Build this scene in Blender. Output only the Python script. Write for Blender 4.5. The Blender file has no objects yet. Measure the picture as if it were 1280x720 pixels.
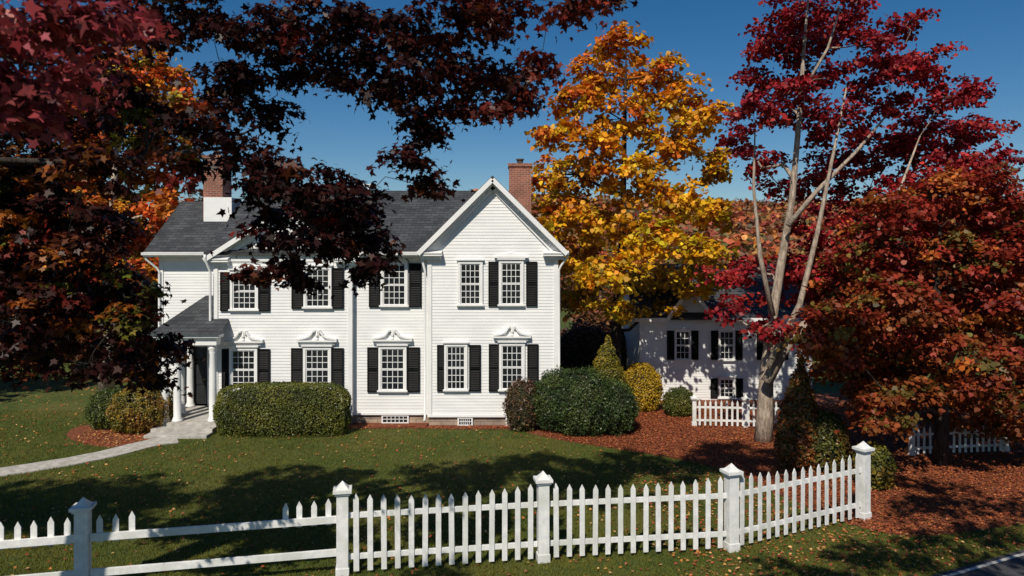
import bpy, math, random
import numpy as np
from mathutils import Vector, Matrix
rng=np.random.default_rng(11); random.seed(11)
SC=bpy.context.scene; C=SC.collection
F=900.; H=5.8; HY=320.
def PX(px,d): return (px-640.)/F*d
def PZ(py,d): return H-(py-HY)/F*d
def G(px,py):
    d=H*F/(py-HY); return (PX(px,d),d)
# ---------------------------------------------------------------- materials
def newmat(name):
    m=bpy.data.materials.new(name); m.use_nodes=True
    nt=m.node_tree; b=nt.nodes['Principled BSDF']; return m,nt,b
def N(nt,t,**k):
    n=nt.nodes.new(t)
    for a,v in k.items(): setattr(n,a,v)
    return n
def noise_mat(name,c1,c2,scale=5,rough=.7,bump=.0,bscale=None,detail=6,c3=None,s3=.4,spec=.3,stretch=None,lo=.35,hi=.65):
    m,nt,b=newmat(name); L=nt.links
    tc=N(nt,'ShaderNodeTexCoord'); mp=N(nt,'ShaderNodeMapping'); L.new(tc.outputs['Object'],mp.inputs[0])
    if stretch: mp.inputs['Scale'].default_value=stretch
    nz=N(nt,'ShaderNodeTexNoise'); nz.inputs['Scale'].default_value=scale; nz.inputs['Detail'].default_value=detail
    L.new(mp.outputs[0],nz.inputs['Vector'])
    cr=N(nt,'ShaderNodeValToRGB'); cr.color_ramp.elements[0].position=lo; cr.color_ramp.elements[1].position=hi
    cr.color_ramp.elements[0].color=(*c1,1); cr.color_ramp.elements[1].color=(*c2,1)
    L.new(nz.outputs['Fac'],cr.inputs[0]); out=cr.outputs[0]
    if c3:
        n3=N(nt,'ShaderNodeTexNoise'); n3.inputs['Scale'].default_value=s3; n3.inputs['Detail'].default_value=4
        L.new(mp.outputs[0],n3.inputs['Vector'])
        r3=N(nt,'ShaderNodeMapRange'); r3.inputs[1].default_value=.45; r3.inputs[2].default_value=.7
        L.new(n3.outputs['Fac'],r3.inputs[0])
        mx=N(nt,'ShaderNodeMixRGB'); mx.inputs[2].default_value=(*c3,1)
        L.new(r3.outputs[0],mx.inputs[0]); L.new(out,mx.inputs[1]); out=mx.outputs[0]
    L.new(out,b.inputs['Base Color']); b.inputs['Roughness'].default_value=rough
    b.inputs['Specular IOR Level'].default_value=spec
    if bump:
        nb=N(nt,'ShaderNodeTexNoise'); nb.inputs['Scale'].default_value=bscale or scale*3; nb.inputs['Detail'].default_value=5
        L.new(mp.outputs[0],nb.inputs['Vector'])
        bp=N(nt,'ShaderNodeBump'); bp.inputs['Strength'].default_value=bump; bp.inputs['Distance'].default_value=.05
        L.new(nb.outputs['Fac'],bp.inputs['Height']); L.new(bp.outputs[0],b.inputs['Normal'])
    return m
def brick_mat(name,c1,c2,mortar,w,h,ms,axis='x',rough=.85,zs=1.,bump=.6):
    m,nt,b=newmat(name); L=nt.links
    tc=N(nt,'ShaderNodeTexCoord'); sp=N(nt,'ShaderNodeSeparateXYZ'); L.new(tc.outputs['Object'],sp.inputs[0])
    cb=N(nt,'ShaderNodeCombineXYZ'); mu=N(nt,'ShaderNodeMath',operation='MULTIPLY'); mu.inputs[1].default_value=zs
    L.new(sp.outputs['Z'],mu.inputs[0]); L.new(mu.outputs[0],cb.inputs['Y'])
    if axis=='xy':
        ad=N(nt,'ShaderNodeMath',operation='ADD'); L.new(sp.outputs['X'],ad.inputs[0]); L.new(sp.outputs['Y'],ad.inputs[1]); L.new(ad.outputs[0],cb.inputs['X'])
    else: L.new(sp.outputs['X' if axis=='x' else 'Y'],cb.inputs['X'])
    br=N(nt,'ShaderNodeTexBrick'); br.inputs['Scale'].default_value=1; br.inputs['Brick Width'].default_value=w; br.inputs['Row Height'].default_value=h
    br.inputs['Mortar Size'].default_value=ms; br.inputs['Color1'].default_value=(*c1,1); br.inputs['Color2'].default_value=(*c2,1); br.inputs['Mortar'].default_value=(*mortar,1)
    br.inputs['Mortar Smooth'].default_value=.2
    L.new(cb.outputs[0],br.inputs['Vector'])
    nz=N(nt,'ShaderNodeTexNoise'); nz.inputs['Scale'].default_value=1.3; nz.inputs['Detail'].default_value=8; L.new(tc.outputs['Object'],nz.inputs['Vector'])
    mr=N(nt,'ShaderNodeMapRange'); mr.inputs[1].default_value=.3; mr.inputs[2].default_value=.7; mr.inputs[3].default_value=.65; mr.inputs[4].default_value=1.3; L.new(nz.outputs['Fac'],mr.inputs[0])
    vm=N(nt,'ShaderNodeVectorMath',operation='SCALE'); L.new(br.outputs['Color'],vm.inputs[0]); L.new(mr.outputs[0],vm.inputs['Scale'])
    L.new(vm.outputs[0],b.inputs['Base Color']); b.inputs['Roughness'].default_value=rough
    bp=N(nt,'ShaderNodeBump'); bp.inputs['Strength'].default_value=bump; bp.inputs['Distance'].default_value=.02; bp.invert=True
    L.new(br.outputs['Fac'],bp.inputs['Height']); L.new(bp.outputs[0],b.inputs['Normal'])
    return m
def leaf_mat(name,trans=.35,rough=.5,spec=.3):
    m,nt,b=newmat(name); L=nt.links
    at=N(nt,'ShaderNodeAttribute'); at.attribute_name='col'
    L.new(at.outputs['Color'],b.inputs['Base Color']); b.inputs['Roughness'].default_value=rough; b.inputs['Specular IOR Level'].default_value=spec
    tr=N(nt,'ShaderNodeBsdfTranslucent'); L.new(at.outputs['Color'],tr.inputs['Color'])
    mx=N(nt,'ShaderNodeMixShader'); mx.inputs[0].default_value=trans
    L.new(b.outputs[0],mx.inputs[1]); L.new(tr.outputs[0],mx.inputs[2])
    L.new(mx.outputs[0],nt.nodes['Material Output'].inputs['Surface'])
    return m
M={}
M['siding']=noise_mat('white_siding',(.73,.735,.74),(.80,.80,.79),1.2,.5,.05,30,stretch=(1,1,3))
M['trim']=noise_mat('white_trim',(.74,.74,.74),(.80,.80,.79),3,.42,.04,40)
M['fence']=noise_mat('fence_paint',(.64,.65,.65),(.79,.79,.77),9,.5,.12,60,c3=(.58,.59,.55),s3=2.2)
M['shutter']=noise_mat('black_shutter',(.004,.0045,.005),(.009,.0095,.010),4,.6,spec=.15)
M['glass']=noise_mat('window_glass',(.006,.008,.011),(.022,.026,.03),1.1,.06,0,spec=.5)
M['shingle_x']=brick_mat('shingles',(.026,.029,.034),(.056,.060,.066),(.012,.012,.014),.32,.10,.008,'x',.85)
M['shingle_y']=brick_mat('shingles_side',(.026,.029,.034),(.056,.060,.066),(.012,.012,.014),.32,.13,.008,'y',.85)
M['brick']=brick_mat('brick',(.32,.085,.045),(.22,.06,.035),(.32,.27,.22),.22,.075,.010,'xy',.9)
M['stone']=brick_mat('stone',(.42,.31,.22),(.28,.22,.18),(.22,.18,.15),.45,.14,.012,'x',.9)
M['bark_pale']=noise_mat('bark_pale',(.22,.17,.13),(.48,.39,.31),5,.85,.7,14,stretch=(3,3,.7))
M['bark_dark']=noise_mat('bark_dark',(.020,.014,.012),(.055,.040,.032),6,.9,.7,14,stretch=(3,3,.7))
M['shrub_core']=noise_mat('inner_core',(.012,.014,.006),(.03,.028,.012),6,.95)
M['grass_ground']=noise_mat('lawn',(.036,.058,.009),(.075,.095,.016),3.5,.9,.5,30,c3=(.10,.095,.022),s3=.35)
M['mulch']=noise_mat('mulch',(.08,.025,.012),(.28,.085,.035),11,.9,.8,24,c3=(.18,.055,.026),s3=1.1)
M['concrete']=noise_mat('concrete',(.32,.30,.27),(.48,.46,.42),5,.85,.2,30)
M['asphalt']=noise_mat('asphalt',(.035,.036,.04),(.07,.07,.075),40,.9,.3,80)
M['line']=noise_mat('road_line',(.34,.33,.30),(.56,.56,.52),12,.8)
M['brass']=noise_mat('brass',(.5,.35,.1),(.6,.42,.15),5,.3); M['brass'].node_tree.nodes['Principled BSDF'].inputs['Metallic'].default_value=1
M['pot']=noise_mat('flue',(.05,.04,.04),(.1,.08,.07),5,.8)
M['door']=noise_mat('door_paint',(.02,.022,.025),(.03,.032,.035),4,.35)
M['hill']=noise_mat('hill_forest',(.14,.06,.03),(.34,.13,.045),.09,.95,.6,.3,detail=10,c3=(.12,.09,.05),s3=.012)
M['leaf']=leaf_mat('leaves'); M['leaf_shade']=leaf_mat('shade_dark_leaves',.3,.45,.25); M['leaf_shrub']=leaf_mat('shrub_leaves',.2,.45,.4); M['leaf_fall']=leaf_mat('fallen_leaf',.1,.7); M['blade']=leaf_mat('grass_blades',.35,.6,.2)
# ---------------------------------------------------------------- helpers
ORG={}
def tag(o,label=None,cat=None,group=None,kind=None):
    if label:o['label']=label
    if cat:o['category']=cat
    if group:o['group']=group
    if kind:o['kind']=kind
    return o
def root(name,label,cat,loc,group=None):
    o=bpy.data.objects.new(name,None); C.objects.link(o); o.location=loc; o.empty_display_size=.2
    ORG[o.name]=np.array(loc,float); return tag(o,label,cat,group)
def link(name,me,mat,parent,org):
    me.materials.append(mat); o=bpy.data.objects.new(name,me); C.objects.link(o)
    if parent is not None: o.parent=parent
    else: o.location=org
    ORG[o.name]=np.array(org,float); return o
class MB:
    def __init__(s): s.v=[]; s.f=[]
    def add(s,vs,fs):
        k=len(s.v); s.v+= [tuple(map(float,p)) for p in vs]; s.f+=[tuple(i+k for i in f) for f in fs]; return s
    def box(s,x0,x1,y0,y1,z0,z1):
        return s.add([(x0,y0,z0),(x1,y0,z0),(x1,y1,z0),(x0,y1,z0),(x0,y0,z1),(x1,y0,z1),(x1,y1,z1),(x0,y1,z1)],
            [(0,3,2,1),(4,5,6,7),(0,1,5,4),(1,2,6,5),(2,3,7,6),(3,0,4,7)])
    def bar(s,p0,p1,w,h,up=(0,0,1)):
        p0=Vector(p0);p1=Vector(p1);d=(p1-p0).normalized();sd=d.cross(Vector(up)).normalized();u=sd.cross(d)
        vs=[p+sd*a*w/2+u*b*h/2 for p in(p0,p1) for a,b in((-1,-1),(1,-1),(1,1),(-1,1))]
        return s.add(vs,[(3,2,1,0),(4,5,6,7),(0,1,5,4),(1,2,6,5),(2,3,7,6),(3,0,4,7)])
    def slab(s,a,b,c,d,t):
        vs=[a,b,c,d]+[(p[0],p[1],p[2]-t) for p in(a,b,c,d)]
        return s.add(vs,[(0,1,2,3),(7,6,5,4),(0,4,5,1),(1,5,6,2),(2,6,7,3),(3,7,4,0)])
    def prism(s,prof,y0,y1):
        n=len(prof)
        return s.add([(x,y0,z) for x,z in prof]+[(x,y1,z) for x,z in prof],[tuple(range(n)),tuple(range(2*n-1,n-1,-1))]+[(i,i+n,(i+1)%n+n,(i+1)%n) for i in range(n)])
    def prismx(s,prof,x0,x1):
        n=len(prof)
        return s.add([(x0,y,z) for y,z in prof]+[(x1,y,z) for y,z in prof],[tuple(range(n-1,-1,-1)),tuple(range(n,2*n))]+[(i,(i+1)%n,(i+1)%n+n,i+n) for i in range(n)])
    def tube(s,pts,rad,n=8):
        pts=[Vector(p) for p in pts]; k=len(s.v); ref=Vector((.3,.9,.1))
        for i,p in enumerate(pts):
            d=(pts[min(i+1,len(pts)-1)]-pts[max(i-1,0)])
            if d.length<1e-6: d=Vector((0,0,1))
            d.normalize(); a=d.cross(ref)
            if a.length<.05: a=d.cross(Vector((1,0,0)))
            a.normalize(); b=d.cross(a)
            for j in range(n):
                t=2*math.pi*j/n; s.v.append(tuple(p+(a*math.cos(t)+b*math.sin(t))*rad[i]))
        for i in range(len(pts)-1):
            for j in range(n): s.f.append((k+i*n+j,k+i*n+(j+1)%n,k+(i+1)*n+(j+1)%n,k+(i+1)*n+j))
        s.f.append(tuple(k+j for j in range(n-1,-1,-1))); s.f.append(tuple(k+(len(pts)-1)*n+j for j in range(n)))
        return s
    def lathe(s,c,prof,n=14):
        s.tube([(c[0],c[1],c[2]+z) for r,z in prof],[r for r,z in prof],n); return s
    def build(s,name,mat,parent=None,smooth=False,bevel=0,loc=None):
        org=ORG[parent.name] if parent is not None else np.array(loc if loc is not None else np.mean(np.array(s.v),0)*[1,1,0])
        me=bpy.data.meshes.new(name); me.from_pydata([tuple(np.array(p)-org) for p in s.v],[],s.f)
        if smooth: me.polygons.foreach_set('use_smooth',[True]*len(me.polygons))
        me.update(); o=link(name,me,mat,parent,org)
        if bevel:
            b=o.modifiers.new('bevel','BEVEL'); b.width=bevel; b.segments=2; b.limit_method='ANGLE'; b.angle_limit=.6
        return o
def npmesh(name,V,col,mat,parent=None,loc=(0,0,0)):
    org=ORG[parent.name] if parent is not None else np.array(loc,float)
    n,k,_=V.shape; me=bpy.data.meshes.new(name)
    me.vertices.add(n*k); me.vertices.foreach_set('co',(V-org).astype(np.float32).ravel())
    me.loops.add(n*k); me.loops.foreach_set('vertex_index',np.arange(n*k,dtype=np.int32))
    me.polygons.add(n); me.polygons.foreach_set('loop_start',(np.arange(n)*k).astype(np.int32))
    me.update(calc_edges=True)
    a=me.attributes.new('col','FLOAT_COLOR','FACE'); c=np.ones((n,4),np.float32); c[:,:3]=np.clip(col,0,1); a.data.foreach_set('color',c.ravel())
    me.validate(); return link(name,me,mat,parent,org)
def nrm(a): return a/(np.linalg.norm(a,axis=-1,keepdims=True)+1e-9)
QUAD=np.array([(0,0,0),(.34,.42,.10),(0,1,-.06),(-.34,.42,.10)])
half=[(0,0,0),(.30,-.10,.03),(.30,.12,.05),(.60,.34,-.03),(.22,.45,.04),(0,1.0,-.10)]
MAPLE=np.array(half+[(-x,y,z) for x,y,z in half[-2:0:-1]])
HEX=np.array([(0,0,0),(.36,.12,.05),(.42,.5,.06),(0,1,-.1),(-.42,.5,.06),(-.36,.12,.05)])
def leaves(P,Nn,size,shape=QUAD,hang=None):
    n=len(P); Nn=nrm(Nn); r=rng.normal(size=(n,3))
    if hang is not None: r=r*.6+np.array([0,0,-hang])
    t=nrm(r-(r*Nn).sum(1,keepdims=True)*Nn); b=np.cross(Nn,t); sz=size*(.65+.7*rng.random(n))[:,None,None]
    return P[:,None,:]+sz*(shape[None,:,0:1]*b[:,None]+shape[None,:,1:2]*t[:,None]+shape[None,:,2:3]*Nn[:,None])
def crown(blobs,cr,lpc,cf,size,colfn,shape=QUAD,flat=.5,up=.7,hang=None,lv=.25):
    Vs=[];Cs=[];centres=[]
    for c in blobs:
        c=np.array(c,float); ctr=c[:3]; r=c[3:]
        n=max(4,int(cf*r[0]*r[2]/cr**2)); dr=nrm(rng.normal(size=(n,3))); rad=.35+.70*rng.random(n)**.7
        cc=ctr+dr*rad[:,None]*r; centres.append(cc)
        k=rng.normal(size=(n,1,1))*.18+1
        off=rng.normal(size=(n,lpc,3))*cr*.52*np.array([1,1,flat])*k
        off[:,:,2]-=.25*(off[:,:,0]**2+off[:,:,1]**2)/cr
        P=(cc[:,None]+off).reshape(-1,3)
        nn=(dr[:,None]*.5+np.array([0,0,up])+rng.normal(size=(n,lpc,3))*.55).reshape(-1,3)
        col=np.repeat(colfn(cc,ctr),lpc,0)*(1+lv*rng.normal(size=(n*lpc,1)))*(1+.10*rng.normal(size=(n*lpc,3)))
        Vs.append(leaves(P,nn,size,shape,hang)); Cs.append(np.clip(col,.002,1))
    return np.concatenate(Vs),np.concatenate(Cs),centres
def pal(cols,w=None):
    A=np.array(cols,float)
    def f(cc,ctr):
        return A[rng.choice(len(A),len(cc),p=w)]*(1+.15*rng.normal(size=(len(cc),1)))
    return f
def tree(name,label,base,trunk,tr,blobs,colfn,cr,lpc,cf,size,bark,shape=QUAD,group=None,hang=None,limb_r=.07,twigs=7,forks=(),lv=.25,cat='tree',lm='leaf',flat=.5,up=.7):
    rt=root(name,label,cat,base,group)
    MB().tube(trunk,tr,14).build('trunk',bark,rt,True)
    V,cl,cen=crown(blobs,cr,lpc,cf,size,colfn,shape,hang=hang,lv=lv,flat=flat,up=up)
    npmesh('crown',V,cl,M[lm],rt)
    T=np.array(trunk)
    fine=np.concatenate([T[i]+(T[i+1]-T[i])*np.linspace(0,1,8)[:,None] for i in range(len(T)-1)]); fr=np.interp(np.linspace(0,1,len(fine)),np.linspace(0,1,len(tr)),tr)
    lo=6
    for pts,rr in forks:
        MB().tube(pts,rr,10).build('limb',bark,rt,True)
        P=np.array(pts); ff=np.concatenate([P[i]+(P[i+1]-P[i])*np.linspace(0,1,6)[:,None] for i in range(len(P)-1)])
        fine=np.concatenate([fine,ff]); fr=np.concatenate([fr,np.interp(np.linspace(0,1,len(ff)),np.linspace(0,1,len(rr)),rr)])
    base_f=fine.copy()
    order=sorted(range(len(blobs)),key=lambda i:np.linalg.norm(base_f[lo:]-np.array(blobs[i][:3]),axis=1).min())
    for bi in order:
        bl=blobs[bi]; cc=cen[bi]; c=np.array(bl[:3]); dd=np.linalg.norm(fine-c,axis=1); dz=c[2]-fine[:,2]
        cost=dd+np.maximum(0,.35*dd-dz)*.5+(dd<.25)*3; cost[:lo]+=5; i=int(np.argmin(cost)); s=fine[i]; L=np.linalg.norm(c-s)
        r0=min(max(fr[i]*.75,.008),limb_r*(.5+L*.25)); jt=lambda:rng.normal(size=3)*.05*L
        q1=s*.75+c*.25+jt()+np.array([0,0,.03*L]); mid=s*.5+c*.5+jt()+np.array([0,0,.07*L]); q3=s*.22+c*.78+jt()+np.array([0,0,.05*L])
        rr=[r0,r0*.85,r0*.68,r0*.52,r0*.38]; mb=MB().tube([s,q1,mid,q3,c],rr,6)
        fine=np.concatenate([fine,[q1,mid,q3,c]]); fr=np.concatenate([fr,rr[1:]])
        for e in cc[:twigs]:
            w=q3 if rng.random()<.5 else c
            mm=(w+e)/2+rng.normal(size=3)*.06
            mb.tube([w,mm,e],[r0*.28,r0*.16,.003],4)
        mb.build('limb',bark,rt,True)
    return rt
def pblob(L,d0,dj=1.2,k=1.):
    out=[]
    for b in L:
        px,py,rx,ry=b[:4]; d=b[4] if len(b)>4 else d0+rng.uniform(-dj,dj); s=d/F
        out.append((PX(px,d),d,PZ(py,d),rx*s*k,rx*s*1.05*k,ry*s*k))
    return out
def inpoly(x,y,poly):
    p=np.array(poly); r=np.zeros(len(x),bool); j=len(p)-1
    for i in range(len(p)):
        c=((p[i,1]>y)!=(p[j,1]>y))&(x<(p[j,0]-p[i,0])*(y-p[i,1])/(p[j,1]-p[i,1]+1e-12)+p[i,0]); r^=c; j=i
    return r
# ---------------------------------------------------------------- sky, sun, camera
el=math.radians(47); sd=Vector((-.32,-.95,0)).normalized()*math.cos(el)+Vector((0,0,math.sin(el)))
w=bpy.data.worlds.new('World'); SC.world=w; w.use_nodes=True; nt=w.node_tree
sky=nt.nodes.new('ShaderNodeTexSky'); sky.sky_type='NISHITA'; sky.sun_disc=False; sky.sun_elevation=el; sky.sun_rotation=math.atan2(sd.x,sd.y)%(2*math.pi)
sky.ozone_density=3.5; sky.air_density=1.0; sky.dust_density=.2; sky.altitude=200
hs_=nt.nodes.new('ShaderNodeHueSaturation'); hs_.inputs['Saturation'].default_value=1.35; hs_.inputs['Value'].default_value=.95
nt.links.new(sky.outputs[0],hs_.inputs['Color']); nt.links.new(hs_.outputs[0],nt.nodes['Background'].inputs[0]); nt.nodes['Background'].inputs[1].default_value=.072
sl=bpy.data.lights.new('sun','SUN'); sl.energy=4.7; sl.angle=math.radians(.5); sl.color=(1,.92,.79)
so=bpy.data.objects.new('sun',sl); C.objects.link(so); so.rotation_mode='QUATERNION'; so.rotation_quaternion=sd.to_track_quat('Z','Y'); so.location=(-20,-30,40)
cam=bpy.data.cameras.new('camera'); cam.sensor_width=36; cam.lens=36*F/1280; cam.shift_y=-(360-HY)/1280; cam.clip_end=5000
cam.dof.use_dof=True; cam.dof.focus_distance=22; cam.dof.aperture_fstop=1.6
co=bpy.data.objects.new('camera',cam); C.objects.link(co); co.location=(0,0,H); co.rotation_euler=(math.radians(90),0,0); SC.camera=co
SC.view_settings.view_transform='Standard'; SC.view_settings.look='None'; SC.view_settings.exposure=0
# ---------------------------------------------------------------- ground
MULCH=[G(*p) for p in [(640,536),(690,549),(760,560),(850,574),(925,592),(985,625),(1060,655),(1120,672),(1200,668),(1280,655),(1560,605),(1560,495),(1000,490),(800,500),(705,520)]]
BED=[G(*p) for p in [(78,546),(110,557),(150,561),(192,549),(206,535),(150,528),(95,532)]]
FBED=[(-5.6,24.1),(-3.5,24.2),(-1.2,24.02),(.6,24.05),(1.4,24.4),(1.4,24.9),(-5.6,25.2)]
me=MB(); me.add([(-2500,-400,0),(2500,-400,0),(2500,3500,0),(-2500,3500,0)],[(0,1,2,3)])
tag(me.build('ground',M['grass_ground'],loc=(0,0,0)),kind='structure')
def sheet(name,poly,z,mat,kind='structure'):
    o=MB().add([(x,y,z) for x,y in poly],[tuple(range(len(poly)))]).build(name,mat,loc=(0,0,0))
    me=o.data
    if me.polygons[0].normal.z<0: me.flip_normals()
    return tag(o,kind=kind)
def smoothpoly(P,it=2):
    for _ in range(it):
        Q=[]
        for i in range(len(P)):
            a=np.array(P[i]);b=np.array(P[(i+1)%len(P)]); Q+= [tuple(a*.75+b*.25),tuple(a*.25+b*.75)]
        P=Q
    return P
MULCH=smoothpoly(MULCH); BED=smoothpoly(BED)
sheet('mulch_bed',MULCH,.006,M['mulch']); sheet('mulch_bed_by_porch',BED,.006,M['mulch']); sheet('mulch_bed_by_wall',FBED,.011,M['mulch'])
pc=[G(-260,634),G(-120,609),G(-40,597),G(40,585),G(90,577),G(135,568),G(170,559),G(195,553),G(222,550)]
def ribbon(pc,w):
    P=[Vector((*p,0)) for p in pc]; L=[];R=[]
    for i,p in enumerate(P):
        d=(P[min(i+1,len(P)-1)]-P[max(i-1,0)]).normalized(); n=Vector((-d.y,d.x,0)); L.append((p+n*w/2)[:2]); R.append((p-n*w/2)[:2])
    return L+R[::-1]
PATH=ribbon(pc,.9)
def thick(name,poly,z0,z1,mat):
    n=len(poly); o=MB().add([(x,y,z0) for x,y in poly]+[(x,y,z1) for x,y in poly],[tuple(range(n,2*n))]+[(i,(i+1)%n,(i+1)%n+n,i+n) for i in range(n)]).build(name,mat,loc=(0,0,0)); return tag(o,kind='structure')
thick('garden_path',PATH,-.05,.03,M['concrete'])
r0=np.array(G(1150,724)); r1=np.array(G(1280,687)); rd=(r1-r0)/np.linalg.norm(r1-r0); rn=np.array([rd[1],-rd[0]])
A=r0-rd*14; B=r0+rd*45
ROAD=[tuple(A),tuple(B),tuple(B+rn*8),tuple(A+rn*8)]
sheet('road',ROAD,.008,M['asphalt'])
sheet('road_edge_line',[tuple(A+rn*.10),tuple(B+rn*.10),tuple(B+rn*.18),tuple(A+rn*.18)],.013,M['line'])
def hillh(x,y):
    return (.5+.5*np.sin(x*.006+1.3))*18+(.5+.5*np.sin(x*.017+y*.004))*9+18
xs=np.linspace(-1200,1400,140); ys=np.array([170,230,300,380,470,600,800,1100]); hz=np.array([0,.12,.32,.55,.8,1.1,1.35,1.3])
mb=MB(); vs=[];fs=[]
for j,y in enumerate(ys):
    for x in xs:
        vs.append((x,y+10*math.sin(x*.02),-.5+hz[j]*hillh(x,y)+rng.uniform(-1,1)*(1.4 if j else 0)))
n=len(xs)
for j in range(len(ys)-1):
    for i in range(n-1): fs.append((j*n+i,j*n+i+1,(j+1)*n+i+1,(j+1)*n+i))
mb.add(vs,fs); tag(mb.build('hills',M['hill'],smooth=True,loc=(0,0,0)),kind='structure')
WC=[(.50,.13,.03),(.58,.20,.03),(.32,.11,.035),(.16,.14,.03),(.42,.08,.03),(.55,.26,.05),(.24,.13,.05)]
bl=[]
for i in range(400):
    y=rng.uniform(70,170); x=rng.uniform(-.9,1.1)*y; s=rng.uniform(1.6,3.2)
    bl.append((x,y,s*.8+rng.uniform(0,.8),s,s,s*1.05))
V,cl,_=crown(bl,1.5,14,2.2,.9,pal(WC),HEX)
bl=[]
for i in range(950):
    y=170*(800/170)**rng.random(); x=rng.uniform(-.35,.85)*y; s=y*.014+rng.uniform(1,2.2)
    zz=float(np.interp(y,ys,hz)*hillh(x,y)); bl.append((x,y,zz+s*.4,s*1.1,s,s))
V2,c2,_=crown(bl,3.0,10,3.,2.3,pal([tuple(np.array(c)*.9+np.array([.01,.018,.03])) for c in WC]),HEX)  # bluish haze mixed into the far tree colours
tag(npmesh('distant_woodland',np.concatenate([V,V2]),np.concatenate([cl,c2]),M['leaf']),'far autumn woodland of rust, brown and green trees on the hills','woodland',kind='stuff')
# ---------------------------------------------------------------- main house
YR=24.6; YC=24.95; YB=24.7; YL=26.5
hs=root('white_house','large white two-storey clapboard house with black shutters, dark roof and brick chimneys','house',(-4,28,0))
def clap(mb,y,z0,z1,xl,xr,ch=.105):
    z=z0
    while z<z1-.01:
        t=min(z+ch,z1); a,b=xl(z),xr(z); c,d=xl(t),xr(t)
        if b-a>.02:
            if d<=c: c=d=(c+d)/2
            mb.add([(a,y-.014,z),(b,y-.014,z),(d,y-.002,t),(c,y-.002,t),(a,y,z),(b,y,z)],[(0,1,2,3),(4,5,1,0)])
        z=t
xRl,xRr=PX(535,YR),PX(697,YR); xRc=(xRl+xRr)/2; zRe=6.2
xCl=PX(440,YB); xBl=PX(268,YB); xLl=PX(200,YL); zCe=5.85
RZ=8.43
mb=MB(); mb.box(xRl,xRr,YR,33,.3,zRe).prism([(xRl,zRe),(xRr,zRe),(xRc,RZ-.12)],YR+.003,33)
mb.box(xBl,xRl-.002,YC,33,.3,zCe); mb.box(xBl+.002,xCl,YB,YC+.5,.302,zCe-.002)
mb.box(xLl,xBl-.003,YL,31.6,.3,zCe)
clap(mb,YR,.3,zRe,lambda z:xRl,lambda z:xRr)
clap(mb,YR,zRe,RZ-.15,lambda z:xRl+(z-zRe)/(RZ-.12-zRe)*(xRc-xRl),lambda z:xRr+(z-zRe)/(RZ-.12-zRe)*(xRc-xRr))
clap(mb,YC,.3,zCe,lambda z:xCl,lambda z:xRl-.01)
clap(mb,YB,.3,zCe,lambda z:xBl,lambda z:xCl)
bc=(xBl+xCl)/2; zb=7.4
mb.prism([(xBl,zCe),(xCl,zCe),(bc,zb-.05)],YB+.003,27)
clap(mb,YB,zCe,zb-.1,lambda z:xBl+(z-zCe)/(zb-.05-zCe)*(bc-xBl),lambda z:xCl+(z-zCe)/(zb-.05-zCe)*(bc-xCl))
clap(mb,YL,.3,zCe,lambda z:xLl,lambda z:xBl)
mb.prismx([(YL,zCe),(31.6,zCe),((YL+31.6)/2,7.85)],xLl,xBl)
mb.prismx([(YC,zCe),(33,zCe),((YC+33)/2,RZ-.1)],xBl,xRl)
mb.build('wall',M['siding'],hs)
fd=MB().box(xRl+.03,xRr-.03,YR+.03,32.9,-.3,.3).box(xBl+.03,xRl,YC+.03,32.9,-.3,.298).box(xBl+.03,xCl-.03,YB+.03,YC+.1,-.3,.296).box(xLl+.03,xBl,YL+.03,31.5,-.3,.294)
fd.build('foundation',M['stone'],hs)
t=MB()
for x,y,z in((xRl-.02,YR,zRe),(xRr-.13,YR,zRe),(xBl-.02,YB,zCe),(xCl-.13,YB,zCe),(xLl-.02,YL,zCe)): t.box(x,x+.15,y-.045,y+.1,.38,z-.24)
for a,b,y,z in((xRl-.02,xRr+.02,YR,zRe),(xCl,xRl-.03,YC,zCe),(xBl-.02,xCl+.02,YB,zCe),(xLl-.02,xBl-.04,YL,zCe)):
    t.box(a,b,y-.06,y+.02,.30,.38)
    if y!=YR: t.box(a,b,y-.05,y+.02,z-.24,z+.05)
t.build('trim_board',M['trim'],hs,bevel=.006)
OY=.42
rm=MB()
y0=YC-OY; yr=(YC+33)/2; y1=33.4; ze=zCe+.1
rm.slab((xBl-.3,y0,ze),(xRl-.02,y0,ze),(xRc,yr,RZ),(xBl-.3,yr,RZ),.12); rm.slab((xBl-.3,yr,RZ),(xRc,yr,RZ),(xRc,y1,ze),(xBl-.3,y1,ze),.12)
main_roof=rm.build('roof',M['shingle_x'],hs)
rl=MB(); ylr=(YL+31.6)/2
rl.slab((xLl-.4,YL-OY,ze-.01),(xBl-.25,YL-OY,ze-.01),(xBl-.25,ylr,8.0),(xLl-.4,ylr,8.0),.12); rl.slab((xLl-.4,ylr,8.0),(xBl-.25,ylr,8.0),(xBl-.25,32,ze),(xLl-.4,32,ze),.12)
rl.build('roof',M['shingle_x'],hs)
def gable_roof(cx,hw,ov,zeave,zap,y0,y1,nm='roof'):
    sl=(zap-zeave)/hw; e=hw+ov; z=zap-sl*e
    r=MB().slab((cx-e,y0,z),(cx,y0,zap),(cx,y1,zap),(cx-e,y1,z),.10).slab((cx,y0,zap),(cx+e,y0,z),(cx+e,y1,z),(cx,y1,zap),.10)
    return r.build(nm,M['shingle_y'],hs),e,z
gr,eR,zR=gable_roof(xRc,xRr-xRc,.28,zRe+.08,RZ+.08,YR-.38,33.3)
gb,eB,zB=gable_roof(bc,(xCl-xBl)/2,.22,zCe+.08,zb+.05,YB-.32,28.2)
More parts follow.
